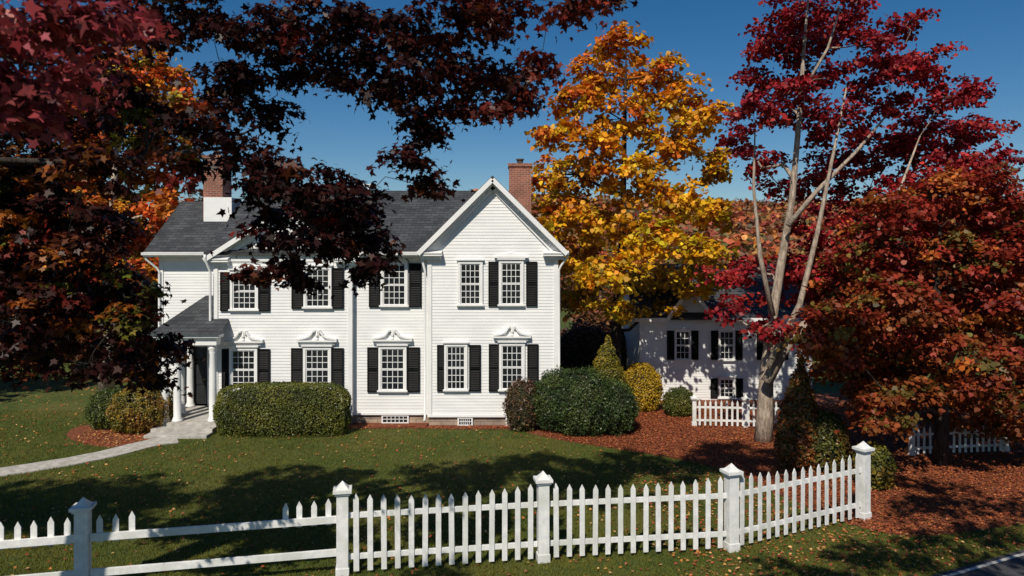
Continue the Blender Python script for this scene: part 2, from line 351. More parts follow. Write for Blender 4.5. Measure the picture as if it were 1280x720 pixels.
def rake(cx,e,ze,za,yf,yw):
    for s in(-1,1):
        m=MB(); a=(cx+s*(e+.02),0,ze-.115); b=(cx,0,za-.115)
        m.bar((a[0],yf+.02,a[2]-.02),(b[0],yf+.02,b[2]-.02),.05,.16,)
        m.bar((a[0],(yf+yw)/2+.03,a[2]-.05),(b[0],(yf+yw)/2+.03,b[2]-.05),abs(yw-yf)-.06,.04)
        m.bar((a[0]-s*.25,yw-.05,a[2]+.01-.04),(b[0],yw-.05,b[2]-.20),.06,.26)
        m.bar((a[0]-s*.2,yw-.12,a[2]+.02-.02),(b[0],yw-.12,b[2]-.12),.10,.08)
        x0,x1=sorted((cx+s*(e-.02),cx+s*(e-.78)))
        m.box(x0,x1,yf+.07,yw+.01,ze-.20,ze-.10); m.box(x0+.05,x1-.05,yf+.18,yw+.01,ze-.32,ze-.20)
        m.slab((x0,yf+.04,ze-.09),(x1,yf+.04,ze-.09),(x1,yw,ze+.00),(x0,yw,ze+.00),.03)
        m.build('rake_board',M['trim'],hs,bevel=.006)
rake(xRc,eR,zR,RZ+.08,YR-.38,YR); rake(bc,eB,zB,zb+.05,YB-.32,YB)
for a,b,y in((xCl+.25,xRl-.28,YC),(xLl-.4,xBl-.3,YL)):
    MB().box(a,b,y-OY+.02,y+.02,ze-.19,ze-.125).box(a,b,y-OY-.02,y-OY+.019,ze-.19,ze-.01).build('eave',M['trim'],hs,bevel=.006)
for a,b,y in((xCl+.3,xRl-.2,YC),(xLl-.42,xBl-.2,YL)):
    MB().prismx([(y-OY-.14,ze-.02),(y-OY-.12,ze-.12),(y-OY-.025,ze-.12),(y-OY-.025,ze-.02)],a,b).build('gutter',M['trim'],hs)
def spout(x,y,zt,sx,yo):
    MB().tube([(x+sx,y-yo,zt),(x+sx,y-yo,zt-.14),(x+sx*.25,y-.14,zt-.48),(x,y-.10,zt-.62),(x,y-.10,.35),(x,y-.25,.22)],[.042]*6,8).build('downspout',M['trim'],hs,True)
spout(xRl-.09,YC-.35,ze-.05,-.12,.10); spout(xRr+.05,YR+.1,zR-.05,.28,.28); spout(xBl-.08,YB-.05,ze-.1,-.1,.3); spout(xLl+.02,YL,ze-.1,-.35,.4)
MB().box(xRr+.0,xRr+eR-(xRr-xRc),YR-.3,33.2,zR-.2,zR-.11).build('eave',M['trim'],hs)
MB().box(xRr+.28,xRr+.36,YR-.36,33.2,zR-.14,zR-.02).build('gutter',M['trim'],hs)
def window(par,cx,z0,z1,w,y,nc=4,nr=3,halves=2,casing=.085):
    x0,x1=cx-w/2,cx+w/2; c=casing
    m=MB().box(x0-c,x0,y-.085,y+.01,z0,z1).box(x1,x1+c,y-.085,y+.01,z0,z1).box(x0-c,x1+c,y-.088,y+.01,z1,z1+c*1.3).box(x0-c-.05,x1+c+.05,y-.14,y+.01,z1+c*1.3,z1+c*1.3+.05)
    o=m.build('window',M['trim'],par,bevel=.004)
    MB().box(x0-c-.04,x1+c+.04,y-.13,y+.01,z0-.06,z0-.001).build('sill',M['trim'],o,bevel=.004)
    MB().box(x0+.001,x1-.001,y-.038,y-.028,z0,z1).build('pane',M['glass'],o)
    q=MB(); hh=(z1-z0)/halves
    for k in range(halves):
        a=z0+k*hh; b=a+hh; yy=y-.05-.008*k; f=.035
        q.box(x0+.002,x0+f,yy,y-.039,a+.002,b-.002).box(x1-f,x1-.002,yy,y-.039,a+.002,b-.002).box(x0+f,x1-f,yy,y-.039,a+.002,a+f).box(x0+f,x1-f,yy,y-.039,b-f,b-.002)
        for i in range(1,nc):
            xx=x0+f+(x1-x0-2*f)*i/nc; q.box(xx-.010,xx+.010,yy+.004,y-.0392,a+f,b-f)
        for i in range(1,nr):
            zz=a+f+(hh-2*f)*i/nr; q.box(x0+f,x1-f,yy+.006,y-.0394,zz-.010,zz+.010)
    q.build('sash_bars',M['trim'],o)
def shutter(par,x0,x1,z0,z1,y):
    m=MB(); f=.05; ya=y-.075; yb=y-.03
    m.box(x0,x0+f,ya,yb,z0,z1).box(x1-f,x1,ya,yb,z0,z1)
    zm=(z0+z1)/2
    for a in(z0,zm-f/2,z1-f): m.box(x0+f,x1-f,ya+.002,yb,a,a+f)
    m.box(x0+f,x1-f,yb-.012,yb-.004,z0+f,z1-f)
    z=z0+f+.01
    while z<z1-f-.03:
        if not(zm-f/2-.05<z<zm+f/2): m.add([(x0+f,ya+.004,z),(x1-f,ya+.004,z),(x1-f,yb-.013,z+.045),(x0+f,yb-.013,z+.045)],[(0,1,2,3)])
        z+=.06
    m.build('shutter',M['shutter'],par)
def pediment(par,cx,z,w,y,h=.30):
    m=MB(); x0,x1=cx-w/2,cx+w/2
    m.box(x0+.08,x1-.08,y-.10,y+.005,z,z+.10).box(x0,x1,y-.18,y+.005,z+.10,z+.155)
    m.prism([(x0+.12,z+.156),(x1-.12,z+.156),(cx,z+.13+h)],y-.07,y+.004)
    for s in(-1,1):
        pts=[(cx+s*w/2,z+.18),(cx+s*w*.30,z+.22),(cx+s*w*.17,z+.30),(cx+s*.09,z+.20+h)]
        for i in range(3): m.bar((pts[i][0],y-.09,pts[i][1]),(pts[i+1][0],y-.09,pts[i+1][1]),.17,.05)
        m.lathe((cx+s*.085,y-.15,z+.17+h),[(.01,-.05),(.05,-.03),(.05,.03),(.01,.05)],8)
    m.lathe((cx,y-.1,z+.16),[(.03,0),(.06,.03),(.03,.08),(.055,.14),(.045,.2),(.02,.27),(.01,.36)],8)
    m.build('window_pediment',M['trim'],par)
def win_px(cx,w,t,b,y,sl=None,sr=None,ped=False,nc=4):
    x=PX(cx,y); ww=w/F*y; z1,z0=PZ(t,y),PZ(b,y)
    window(hs,x,z0+.02,z1-.02,ww-.06,y,nc)
    for s in(sl,sr):
        if s: shutter(hs,PX(s[0],y),PX(s[1],y),z0-.05,z1+.03,y)
    if ped: pediment(hs,x,z1+.15,(w+19)/F*y,y)
win_px(305,31,437,487,YB,(278,287.5),(323,338),True); win_px(397,31,436,487,YB,(364.5,379.5),(415,430),True); win_px(491,31,435,488,YC,(459.5,474),(509,525),True)
win_px(306,31,341,387,YB,(276,287.5),(324,338)); win_px(397.5,31,336,384,YB,(365,380),(415.5,430)); win_px(493,30,330,382,YC,(461.5,476),(511.5,527))
win_px(570,25,432,487,YR,(546.5,556),(586.5,601)); win_px(640,28,431,487,YR,(611,625),(659,673),True)
win_px(588,27,329,381,YR); win_px(639,27,328,381,YR,(610.5,624.5),(657.5,671.5))
xx_=PX(639,YR); zz_=PZ(328,YR)+.15
MB().box(xx_-.58,xx_+.58,YR-.15,YR+.005,zz_,zz_+.06).prism([(xx_-.50,zz_+.061),(xx_+.50,zz_+.061),(xx_+.2,zz_+.15),(xx_,zz_+.19),(xx_-.2,zz_+.15)],YR-.10,YR+.004).build('window_pediment',M['trim'],hs,bevel=.005)
for a,b,y in((477,511,YC),(572,591,YR),(632,658,YR)):
    x0,x1=PX(a,y),PX(b,y); o=MB().box(x0,x1,y-.035,y+.05,.25,.285).box(x0,x1,y-.035,y+.05,0,.04).box(x0,x0+.05,y-.035,y+.05,.04,.25).box(x1-.05,x1,y-.035,y+.05,.04,.25).build('basement_window',M['trim'],hs)
    MB().box(x0+.05,x1-.05,y,y+.02,.04,.25).build('pane',M['glass'],o)
    q=MB(); n=6
    q.box(x0+.05,x1-.05,y-.022,y-.001,.14,.158)
    for i in range(1,n): xx=x0+.05+(x1-x0-.1)*i/n; q.box(xx-.01,xx+.01,y-.02,y-.0012,.04,.25)
    q.build('sash_bars',M['trim'],o)
def chimney(par,cx,cy,w,d,z0,z1,pot=True):
    m=MB().box(cx-w/2,cx+w/2,cy-d/2,cy+d/2,z0,z1-.12).box(cx-w/2-.04,cx+w/2+.04,cy-d/2-.04,cy+d/2+.04,z1-.12,z1)
    m.build('chimney',M['brick'],par)
    if pot: MB().lathe((cx+.0,cy,z1),[(.14,0),(.12,.05),(.12,.16),(.16,.18),(.16,.22)],12).build('chimney_pot',M['pot'],par)
yk=27.6; chimney(gr,PX(650,yk),yk,.84,.9,6.2,PZ(206,yk))
yk=28.3; chimney(main_roof,PX(272,yk),yk,.75,.9,7.2,PZ(196,yk),True)
MB().box(PX(256,yk-.5)-.05,PX(288,yk-.5)+.05,yk-.5,yk+.5,7.1,PZ(248,yk)).build('chimney_base',M['trim'],main_roof,bevel=.01)
yk=29.4; MB().box(PX(449,yk),PX(463,yk),yk-.3,yk+.3,7.8,PZ(234,yk)).box(PX(446,yk),PX(466,yk),yk-.35,yk+.35,PZ(234,yk),PZ(231,yk)).build('roof_vent',M['trim'],main_roof,bevel=.01)
px0,px1=-11.75,-9.75; pf=23.75
MB().box(px0,-10.21,pf,YL-.01,-.1,.30).box(-10.21,px1,pf,YB-.03,-.1,.30).build('porch_floor',M['concrete'],hs,bevel=.01)
for i in range(2): MB().box(px0+.05,px1+.05,pf-.45*(2-i),pf-.45*(1-i)-.001,-.1,.10*(i+1)).build('porch_step',M['concrete'],hs,bevel=.01)
zt=2.85
for (x,y) in((px0+.2,pf+.2),(px0+.62,pf+.2),(px1-.2,pf+.2),(px0+.2,pf+1.4),(-11.95+.2,YL-.2)):
    m=MB().lathe((x,y,.30),[(.17,0),(.17,.06),(.14,.08),(.15,.12),(.12,.16),(.125,.8),(.115,1.6),(.10,zt-.62),(.12,zt-.55),(.11,zt-.5),(.15,zt-.44),(.15,zt-.3)],16)
    m.build('porch_column',M['trim'],hs,True)
MB().box(px0,px1,pf,pf+.35,zt,zt+.26).box(px0,px0+.35,pf+.35,YL-.03,zt,zt+.26).box(px0-.12,px1+.12,pf-.12,pf+.3,zt+.26,zt+.36).box(px0-.12,px0+.2,pf+.3,YL-.04,zt+.26,zt+.36).build('porch_beam',M['trim'],hs,bevel=.008)
z1=zt+.37; rt_=4.35
MB().add([(px0-.2,pf-.2,z1),(px1+.2,pf-.2,z1),(px1+.05,YB-.05,z1+.4),(-10.2,YL-.03,rt_),(px0+.5,YL-.03,rt_),(px0-.2,YL-.03,z1)],[(0,1,2,3,4),(0,4,5),(0,5,3,2,1)]).build('porch_roof',M['shingle_x'],hs)
dx=PX(243,YL)
dr=MB().box(dx-.5,dx+.5,YL-.06,YL-.03,.3,2.45)
for a,b in((-.4,-.05),(.05,.4)):
    for c,d in((.45,1.0),(1.1,1.75),(1.85,2.3)): dr.box(dx+a,dx+b,YL-.075,YL-.061,c,d)
dr=dr.build('door',M['door'],hs,bevel=.004)
MB().lathe((dx+.42,YL-.13,1.25),[(.01,0),(.035,.02),(.035,.05),(.01,.07)],10).build('handle',M['brass'],dr)
MB().box(dx-.62,dx-.51,YL-.09,YL,.3,2.5).box(dx+.51,dx+.62,YL-.09,YL,.3,2.5).box(dx-.68,dx+.68,YL-.11,YL,2.5,2.72).build('door_frame',M['trim'],hs)
# ---------------------------------------------------------------- cottage on the right
YD=29.
h2=root('white_cottage','smaller white clapboard house with dark roof, standing in tree shade behind the small picket fence','house',(8.5,31,0))
xa,xb=PX(800,YD),PX(1015,YD); ez=PZ(392,YD); yr2=32.0; rz2=PZ(330,yr2)
m=MB().box(xa,xb,YD,35,-.3,ez); m.prismx([(YD,ez),(35,ez),(yr2,rz2-.1)],xa,xb)
clap(m,YD,-.1,ez,lambda z:xa,lambda z:xb)
gx0,gx1=PX(836,YD),PX(886,YD); gc=(gx0+gx1)/2; ga=PZ(358,YD)
m.prism([(gx0,ez-.02),(gx1,ez-.02),(gc,ga-.05)],YD-.006,31.)
clap(m,YD-.006,ez-.02,ga-.12,lambda z:gx0+(z-ez+.02)/(ga-ez-.03)*(gc-gx0),lambda z:gx1+(z-ez+.02)/(ga-ez-.03)*(gc-gx1))
m.build('wall',M['siding'],h2)
MB().box(xa+.02,xb-.02,YD+.02,34.9,-.5,-.1).build('foundation',M['stone'],h2)
r=MB().slab((xa-.3,YD-.30,ez-.13),(xb+.3,YD-.30,ez-.13),(xb+.3,yr2,rz2),(xa-.3,yr2,rz2),.1).slab((xa-.3,yr2,rz2),(xb+.3,yr2,rz2),(xb+.3,35.3,ez-.13),(xa-.3,35.3,ez-.13),.1).build('roof',M['shingle_x'],h2)
s=(ga-ez)/(gc-gx0); e=gc-gx0+.14
MB().slab((gc-e,YD-.36,ga+.07-s*e),(gc,YD-.36,ga+.07),(gc,31.3,ga+.07),(gc-e,31.3,ga+.07-s*e),.07).slab((gc,YD-.36,ga+.07),(gc+e,YD-.36,ga+.07-s*e),(gc+e,31.3,ga+.07-s*e),(gc,31.3,ga+.07),.07).build('roof',M['shingle_y'],h2)
for q in(-1,1): MB().bar((gc+q*e,YD-.35,ga-.05-s*e),(gc+q*.02,YD-.35,ga-.05),.04,.15).build('rake_board',M['trim'],h2)
for x_ in(xa-.32,xb+.32): MB().bar((x_,YD-.30,ez-.20),(x_,yr2,rz2-.07),.04,.18).build('rake_board',M['trim'],h2)
for a_,b_ in((xa-.28,gx0-.16),(gx1+.16,xb+.28)): MB().box(a_,b_,YD-.36,YD-.305,ez-.30,ez-.15).box(a_,b_,YD-.304,YD-.02,ez-.30,ez-.25).build('eave',M['trim'],h2)
MB().box(xa-.02,xa+.11,YD-.045,YD+.05,-.1,ez-.31).build('trim_board',M['trim'],h2)
chimney(r,PX(925,31.8),31.9,.5,.5,ez+.6,rz2+.5,False)
for cx,yy in((853,YD),(908,YD),(965,YD)):
    x=PX(cx,yy); za,zb_=PZ(449,yy),PZ(414,yy); window(h2,x,za,zb_,.56,yy,3,2,casing=.05)
    shutter(h2,x-.63,x-.35,za-.02,zb_+.03,yy); shutter(h2,x+.35,x+.63,za-.02,zb_+.03,yy)
for cx,yy in((908,YD),):
    x=PX(cx,yy); window(h2,x,.12,.85,.55,yy,3,2,casing=.06)
    shutter(h2,x-.65,x-.37,.1,.88,yy); shutter(h2,x+.37,x+.65,.1,.88,yy)
# ---------------------------------------------------------------- fences
def post(par,x,y,w,h,ang=0):
    c,s=math.cos(ang),math.sin(ang)
    def R(m):
        m.v=[(x+(a-x)*c-(b-y)*s,y+(a-x)*s+(b-y)*c,z) for a,b,z in m.v]; return m
    k=w/2; o=R(MB().box(x-k,x+k,y-k,y+k,-.2,h-.22).box(x-k-.015,x+k+.015,y-k-.015,y+k+.015,0,.16)).build('post',M['fence'],par,bevel=.006)
    a=k+.06; m=MB().box(x-k-.03,x+k+.03,y-k-.03,y+k+.03,h-.22,h-.18).box(x-a,x+a,y-a,y+a,h-.18,h-.12)
    b=k+.01; z=h-.12; m.add([(x-b,y-b,z),(x+b,y-b,z),(x+b,y+b,z),(x-b,y+b,z),(x,y,h+.02)],[(0,1,4),(1,2,4),(2,3,4),(3,0,4)])
    R(m).build('post_cap',M['fence'],o,bevel=.004)
def picket(par,x,y,ang,z0,z1,w=.10,t=.022):
    c,s=math.cos(ang),math.sin(ang); k=w/2; lean=rng.normal()*.006
    prof=[(-k,z0),(k,z0),(k,z1-.10),(0,z1),(-k,z1-.10)]
    vs=[(x+u*c-v*s+lean*z*c,y+u*s+v*c+lean*z*s,z) for v in(-t/2,t/2) for u,z in prof]
    n=5; MB().add(vs,[tuple(range(n)),tuple(range(2*n-1,n-1,-1))]+[(i,i+n,(i+1)%n+n,(i+1)%n) for i in range(n)]).build('picket',M['fence'],par,bevel=.003)
f1=root('picket_fence','long white picket fence with capped posts crossing the front lawn','fence',(0,13.6,0))
PO=[(-11.4,11.25),(-7.27,12.2),(-3.08,13.09),(.59,13.7),(4.33,14.2),(7.76,15.9)]
for i,(x,y) in enumerate(PO):
    a=math.atan2(PO[min(i+1,5)][1]-PO[max(i-1,0)][1],PO[min(i+1,5)][0]-PO[max(i-1,0)][0]); post(f1,x,y,.21,1.70,a)
for i in range(5):
    p=np.array(PO[i]);q=np.array(PO[i+1]); L=np.linalg.norm(q-p); d=(q-p)/L; a=math.atan2(d[1],d[0]); nn=np.array([-d[1],d[0]])
    zs=(.33,1.08) if i>=2 else (.42,1.02)
    for z in zs: MB().bar((*(p+d*.11),z),(*(q-d*.11),z),.045,.10 if i>=2 else .13).build('rail',M['fence'],f1,bevel=.005)
    n=int(round(L/.245)); 
    for k in range(1,n):
        u=k/n; pos=p+d*L*u-nn*.036
        sag=.10*math.sin(math.pi*u)
        if i>=2: picket(f1,pos[0],pos[1],a,.07,1.50-sag+rng.uniform(-.008,.008))
        else:
            pos=p+d*L*u+nn*.036
            if i==0 or k in(1,2,3,n-3,n-2,n-1,n-4): picket(f1,pos[0],pos[1],a,.92,1.42-rng.uniform(0,.05))
def small_fence(name,label,p,q,n,h,posts=(0,1)):
    r=root(name,label,'fence',((p[0]+q[0])/2,(p[1]+q[1])/2,0)); p=np.array(p);q=np.array(q);L=np.linalg.norm(q-p);d=(q-p)/L;a=math.atan2(d[1],d[0]); nn=np.array([-d[1],d[0]])
    for t_ in posts: post(r,*(p+(q-p)*t_),.13,h+.2,a)
    for z in(.22,h*.72): MB().bar((*p,z),(*q,z),.03,.07).build('rail',M['fence'],r)
    for k in range(1,n): picket(r,*(p+(q-p)*k/n-nn*.03),a,.05,h,.07)
small_fence('picket_fence','short white picket fence beside the round green shrub, behind the pale forked trunk',(6.2,24.5),(9.6,24.2),19,.92,(0,.5,1))
small_fence('picket_fence','short white picket fence under the rust-coloured tree at the right edge',(11.6,20.9),(14.6,21.3),16,.85)
# ---------------------------------------------------------------- trees
def yellowfn(cc,ctr):
    n=len(cc); h=(cc[:,2]-4)/11; lft=(4.6-cc[:,0])/4
    t=np.clip(h*.95+.25*lft+.34*rng.normal(size=n)-.25,0,1)[:,None]
    g=(np.clip(.50-h+.40*rng.normal(size=n),0,1)*.65)[:,None]
    c=np.array([.68,.36,.012])*(1-t)+np.array([.58,.11,.012])*t
    return (c*(1-g)+np.array([.42,.38,.02])*g)*(1+.12*rng.normal(size=(n,1)))
yb=[(783,56,34,26),(748,92,38,30),(820,95,38,32),(858,128,34,30),(718,124,32,28),(780,145,44,30),(696,165,28,28),(742,185,38,28),(840,178,40,30),(890,146,26,22),(890,205,28,24),(706,218,40,30),(790,220,42,30),(850,245,40,28),(892,265,26,26),(700,265,38,28),(755,280,40,28),(820,294,42,30),(882,315,36,24),(712,320,36,26),(765,338,42,26),(818,352,42,24),(868,352,36,22),(725,368,34,20),(780,386,32,14),(838,386,28,12)]
d=29.; T=lambda L,d:[(PX(a,d+c),d+c,PZ(b,d+c)) for x in L for a,b,c in [tuple(x)+((0,) if len(x)<3 else ())]]
tree('maple_tree','tall golden yellow and orange maple rising behind the right end of the white house',(PX(770,d),d,0),T([(770,502),(770,440),(772,380),(778,300),(780,200),(782,100),(783,60)],d),[.26,.22,.18,.14,.10,.06,.02],pblob(yb,28.0,2.8,.97),yellowfn,.36,44,3.5,.18,M['bark_dark'],HEX)
rb=[(1010,-45,50,35),(985,15,42,34),(1045,12,46,36),(958,50,28,26),(1022,80,36,34),(1078,60,34,30),(938,135,30,24),(985,135,30,26),(1050,150,44,36),(1110,105,42,36),(1152,78,42,30),(1192,120,42,28),(1224,158,38,20),(1150,165,50,38),(1095,195,46,36),(1038,218,42,32),(946,200,34,20),(978,238,32,18),(1212,205,46,28),(1150,245,56,36),(1085,265,48,34),(1030,285,40,28),(1212,262,46,28),(1045,325,50,28),(945,338,42,20),(995,362,48,22),(918,385,30,15),(960,405,34,13),(1095,330,48,32),(1060,375,44,22),(905,338,22,13),(1010,335,36,22),(1002,108,34,24),(953,95,28,22),(922,170,24,18),(1120,300,50,34),(1175,205,50,34),(1000,45,36,28),(1130,30,30,20)]
d=22.5
RED=pal([(.25,.012,.019),(.32,.020,.026),(.18,.009,.014),(.37,.034,.028)])
tree('red_maple_tree','tall crimson maple with a pale forked trunk beside the leaf-covered bed',(PX(955,d),d,0),T([(954,556),(956,520),(958,470),(965,400),(978,320),(990,250),(998,160),(1005,60),(1012,-20)],d),[.30,.25,.21,.15,.125,.10,.08,.055,.02],pblob(rb,22.9,2.0),RED,.36,48,3.6,.135,M['bark_pale'],HEX,flat=.38,
  forks=[(T([(958,478),(980,438),(1010,400),(1040,372),(1080,320),(1120,250),(1150,170)],d-.5),[.18,.15,.13,.11,.08,.05,.02]),(T([(985,282),(1020,240),(1070,190),(1120,130)],d-.5),[.09,.07,.05,.02]),(T([(966,395),(950,320),(942,235),(944,150)],d-.4),[.09,.07,.045,.015]),(T([(962,430),(940,410),(915,395)],d-.3),[.06,.04,.015]),(T([(1000,120),(1035,60),(1050,10)],d-.9),[.055,.04,.015]),(T([(960,460),(1000,380),(1022,290),(1040,200),(1058,110)],d-.8),[.12,.09,.07,.05,.02])])
ob=[(1120,258,38,22),(1175,240,46,26),(1235,250,46,30),(1290,262,40,34),(1230,222,34,18),(1090,305,46,32),(1155,315,56,40),(1225,320,54,42),(1290,320,42,42),(1055,350,42,32),(1120,375,54,40),(1190,385,56,44),(1265,390,54,44),(1040,405,42,34),(1105,440,52,40),(1170,450,56,44),(1240,460,56,44),(1310,440,50,60),(1060,470,42,32),(1120,495,48,30),(1190,505,52,30),(1265,515,52,32),(1330,520,50,50),(1045,440,36,30),(1020,425,24,24),(1075,400,46,36),(1150,410,50,40),(1100,525,34,14)]
def rustfn(cc,ctr):
    n=len(cc); t=np.clip((cc[:,2]-1.8)/4+.3*rng.normal(size=n),0,1)[:,None]
    c=(np.array([.22,.062,.016])*(1-t)+np.array([.28,.034,.018])*t)
    m=(rng.random((n,1))<.14); c=np.where(m,np.array([.15,.10,.02]),c); m=(rng.random((n,1))<.18); c=np.where(m,np.array([.36,.10,.02]),c)
    return c*(1+.16*rng.normal(size=(n,1)))
d=20.
tree('maple_tree','broad rust-brown maple with low branches at the right edge of the garden',(PX(1175,d),d,0),T([(1175,585),(1178,520),(1176,440),(1170,360),(1175,290)],d),[.22,.18,.14,.10,.04],pblob(ob,20.2,1.9,1.03),rustfn,.36,54,4.8,.13,M['bark_dark'],HEX,flat=.38)
# overhanging foreground maple
fm=[(230,25,75,34),(320,35,66,38),(405,28,62,34),(485,38,60,38),(560,28,58,34),(630,14,52,26),(700,4,44,14),(748,-2,26,12),
(495,95,44,44),(528,150,32,40),(512,205,26,26),(555,75,38,30),(600,95,42,26),(648,112,34,28),(665,75,26,20),(575,125,28,22),(622,140,24,16),(535,228,14,12),
(432,82,36,32),(375,82,42,26),(300,100,50,34),(340,140,38,24),(255,150,44,30),(318,198,44,32),(225,205,26,26),(365,225,48,34),(425,248,44,34),(455,292,30,32),(395,300,42,34),(345,280,36,30),(352,330,24,18),(455,332,24,20),(380,345,24,16),(470,255,18,26),(400,265,48,32),(340,245,38,28),(470,320,14,26),(318,345,14,12),
(105,130,66,46),(45,190,60,56),(118,215,44,38),(45,270,60,50),(92,320,50,44),(35,360,60,48),(105,390,50,40),(165,402,38,32),(205,425,30,26),(60,425,60,28),(140,350,34,28),(175,120,38,30),(35,450,52,18),(145,440,46,22),(0,110,50,40),(-60,250,60,80),(-60,380,60,60),(208,470,26,20),(80,260,56,46),(20,320,60,50),(70,380,50,40),(160,30,60,36),(90,60,60,40),(190,170,30,26),(178,458,28,18),(180,372,24,24),(110,455,40,16),(15,230,60,44),(130,290,32,26),(10,400,50,40)]
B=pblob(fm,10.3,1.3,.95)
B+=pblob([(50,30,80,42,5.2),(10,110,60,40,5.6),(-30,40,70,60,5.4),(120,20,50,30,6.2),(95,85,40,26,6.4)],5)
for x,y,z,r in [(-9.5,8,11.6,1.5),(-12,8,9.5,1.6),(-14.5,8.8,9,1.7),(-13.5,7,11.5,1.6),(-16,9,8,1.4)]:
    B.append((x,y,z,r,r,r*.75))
for tx,ty in[(-.6,19.6),(.8,20.2),(2.2,19.5),(3.4,20.4),(4.6,19.6),(5.8,20.4),(7.0,19.8),(8.0,20.8),(6.4,21.4),(9.2,21.2)]:  # unseen crown clumps added up-sun of each spot to shade the lawn
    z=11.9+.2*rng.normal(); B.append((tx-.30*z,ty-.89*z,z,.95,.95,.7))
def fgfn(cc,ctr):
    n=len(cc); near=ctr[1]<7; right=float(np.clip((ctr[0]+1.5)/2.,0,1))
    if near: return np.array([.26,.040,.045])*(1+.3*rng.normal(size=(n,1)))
    a=np.array([.026,.006,.005])*(1-right)+np.array([.13,.020,.012])*right  # canopy shade put into the leaf colour: near black, redder to the right
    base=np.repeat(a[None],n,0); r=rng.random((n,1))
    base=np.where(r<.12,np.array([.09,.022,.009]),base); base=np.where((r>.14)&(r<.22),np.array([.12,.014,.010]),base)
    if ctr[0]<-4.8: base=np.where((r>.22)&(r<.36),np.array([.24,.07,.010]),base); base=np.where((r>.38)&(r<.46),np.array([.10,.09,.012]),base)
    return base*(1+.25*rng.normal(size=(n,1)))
bx,by=-9.2,7.2
trk=[(bx,by,0),(bx+.05,by,1.5),(bx+.1,by+.1,3.2),(bx+.3,by+.3,5),(bx+.7,by+.7,7.2),(bx+1.6,by+1.0,9.6),(bx+2.8,by+.8,11.3),(bx+3.5,by+.6,12.4)]
tree('overhanging_maple_tree','red maple, leaf colours darkened as in shade, overhanging the lawn from the left, its branches hanging before the house',(bx,by,0),trk,[.48,.38,.34,.30,.25,.18,.12,.04],B,fgfn,.25,50,4.8,.10,M['bark_dark'],MAPLE,hang=.6,limb_r=.035,flat=.42,
 forks=[([(bx+.6,by+.6,6.8),(-7.2,8.2,8.9),(-5.2,9.0,9.9),(-3.2,9.6,10.4),(-1.2,9.9,10.3),(.4,10.2,9.7)],[.11,.085,.065,.05,.035,.012]),([(bx+.3,by+.3,5.0),(-7.6,8.8,7.0),(-5.9,10.1,7.1),(-4.2,10.6,7.4),(-3.0,10.8,6.6)],[.10,.07,.045,.025,.010]),([(bx+.2,by+.2,4.4),(-8.4,9,5.2),(-7,10.0,5.4),(-5.6,10.2,4.8)],[.08,.06,.035,.015])],lv=.3,lm='leaf_shade')
rbx=[]
for tx,ty in[(6.4,13.6),(7.6,14.0),(8.9,14.4),(9.4,16.2),(10.4,15.2),(11.0,17.2),(8.2,13.0),(12.2,16.4),(10.2,13.6),(12.0,14.6),(10.0,18.0),(5.2,13.0)]:
    z=10.4+.25*rng.normal(); rbx.append((tx-.30*z,ty-.89*z,z,.95,.95,.65))
tree('added_shade_maple','unseen red-leaved maple outside the right edge, added to cast shade on the lawn by the road',(9.6,3.4,0),[(9.6,3.4,0),(9.5,3.4,3),(9.0,3.8,6),(8.2,4.6,8.8),(7.6,5.2,10.2)],[.25,.2,.15,.09,.04],rbx,RED,.4,36,2.2,.17,M['bark_pale'],HEX)  # tree out of view, crown set so its shade falls near the road
lb=[(190,95,40,32),(232,140,36,34),(165,150,44,38),(205,195,40,34),(120,120,46,40),(110,190,50,40),(170,240,44,36),(215,262,28,26),(125,265,46,38),(165,300,42,34),(80,150,50,45),(60,230,56,44),(190,330,26,24),(110,335,40,30),(60,310,50,40),(150,85,40,30)]
d=33.
tree('maple_tree','orange and yellow-green maple behind the left end of the white house',(PX(133,31),31,0),[(PX(133,31),31,0),(PX(133,31),31,2),(PX(134,31),31,4.5),(PX(140,31),31,8),(PX(150,31),31,12)],[.34,.27,.22,.15,.05],pblob(lb,32,1.6),pal([(.52,.16,.02),(.62,.26,.03),(.50,.09,.02),(.34,.24,.03),(.56,.11,.02)]),.42,44,3.2,.22,M['bark_pale'],HEX)
def wtree(name,label,x,y,h,w,cols,n=12,size=.32,group=None,bark='bark_dark',low=.12):
    bl=[]
    for i in range(n):
        a=rng.uniform(0,6.28); t=(i+.5)/n; rr=w*.5*math.sin(math.pi*(.18+.74*t))*rng.uniform(.35,.9); s=w*.25*rng.uniform(.8,1.2)*(1.15-.5*t)
        bl.append((x+rr*math.cos(a),y+rr*math.sin(a),h*(low+(1-low)*t)-s*.3,s,s,s*.75))
    return tree(name,label,(x,y,0),[(x,y,0),(x+.1,y,h*.3),(x,y+.1,h*.6),(x+.1,y,h*.92)],[.03*h,.022*h,.015*h,.004*h],bl,pal(cols),.6,30,2.8,size,M[bark],HEX,group=group,twigs=3)
O=[(.42,.11,.02),(.32,.08,.02),(.46,.19,.03)]; DR=[(.12,.02,.015),(.18,.03,.02),(.10,.03,.015)]; GR=[(.025,.04,.012),(.035,.05,.015),(.05,.05,.015)]; BR=[(.14,.06,.03),(.20,.09,.04),(.12,.055,.03)]
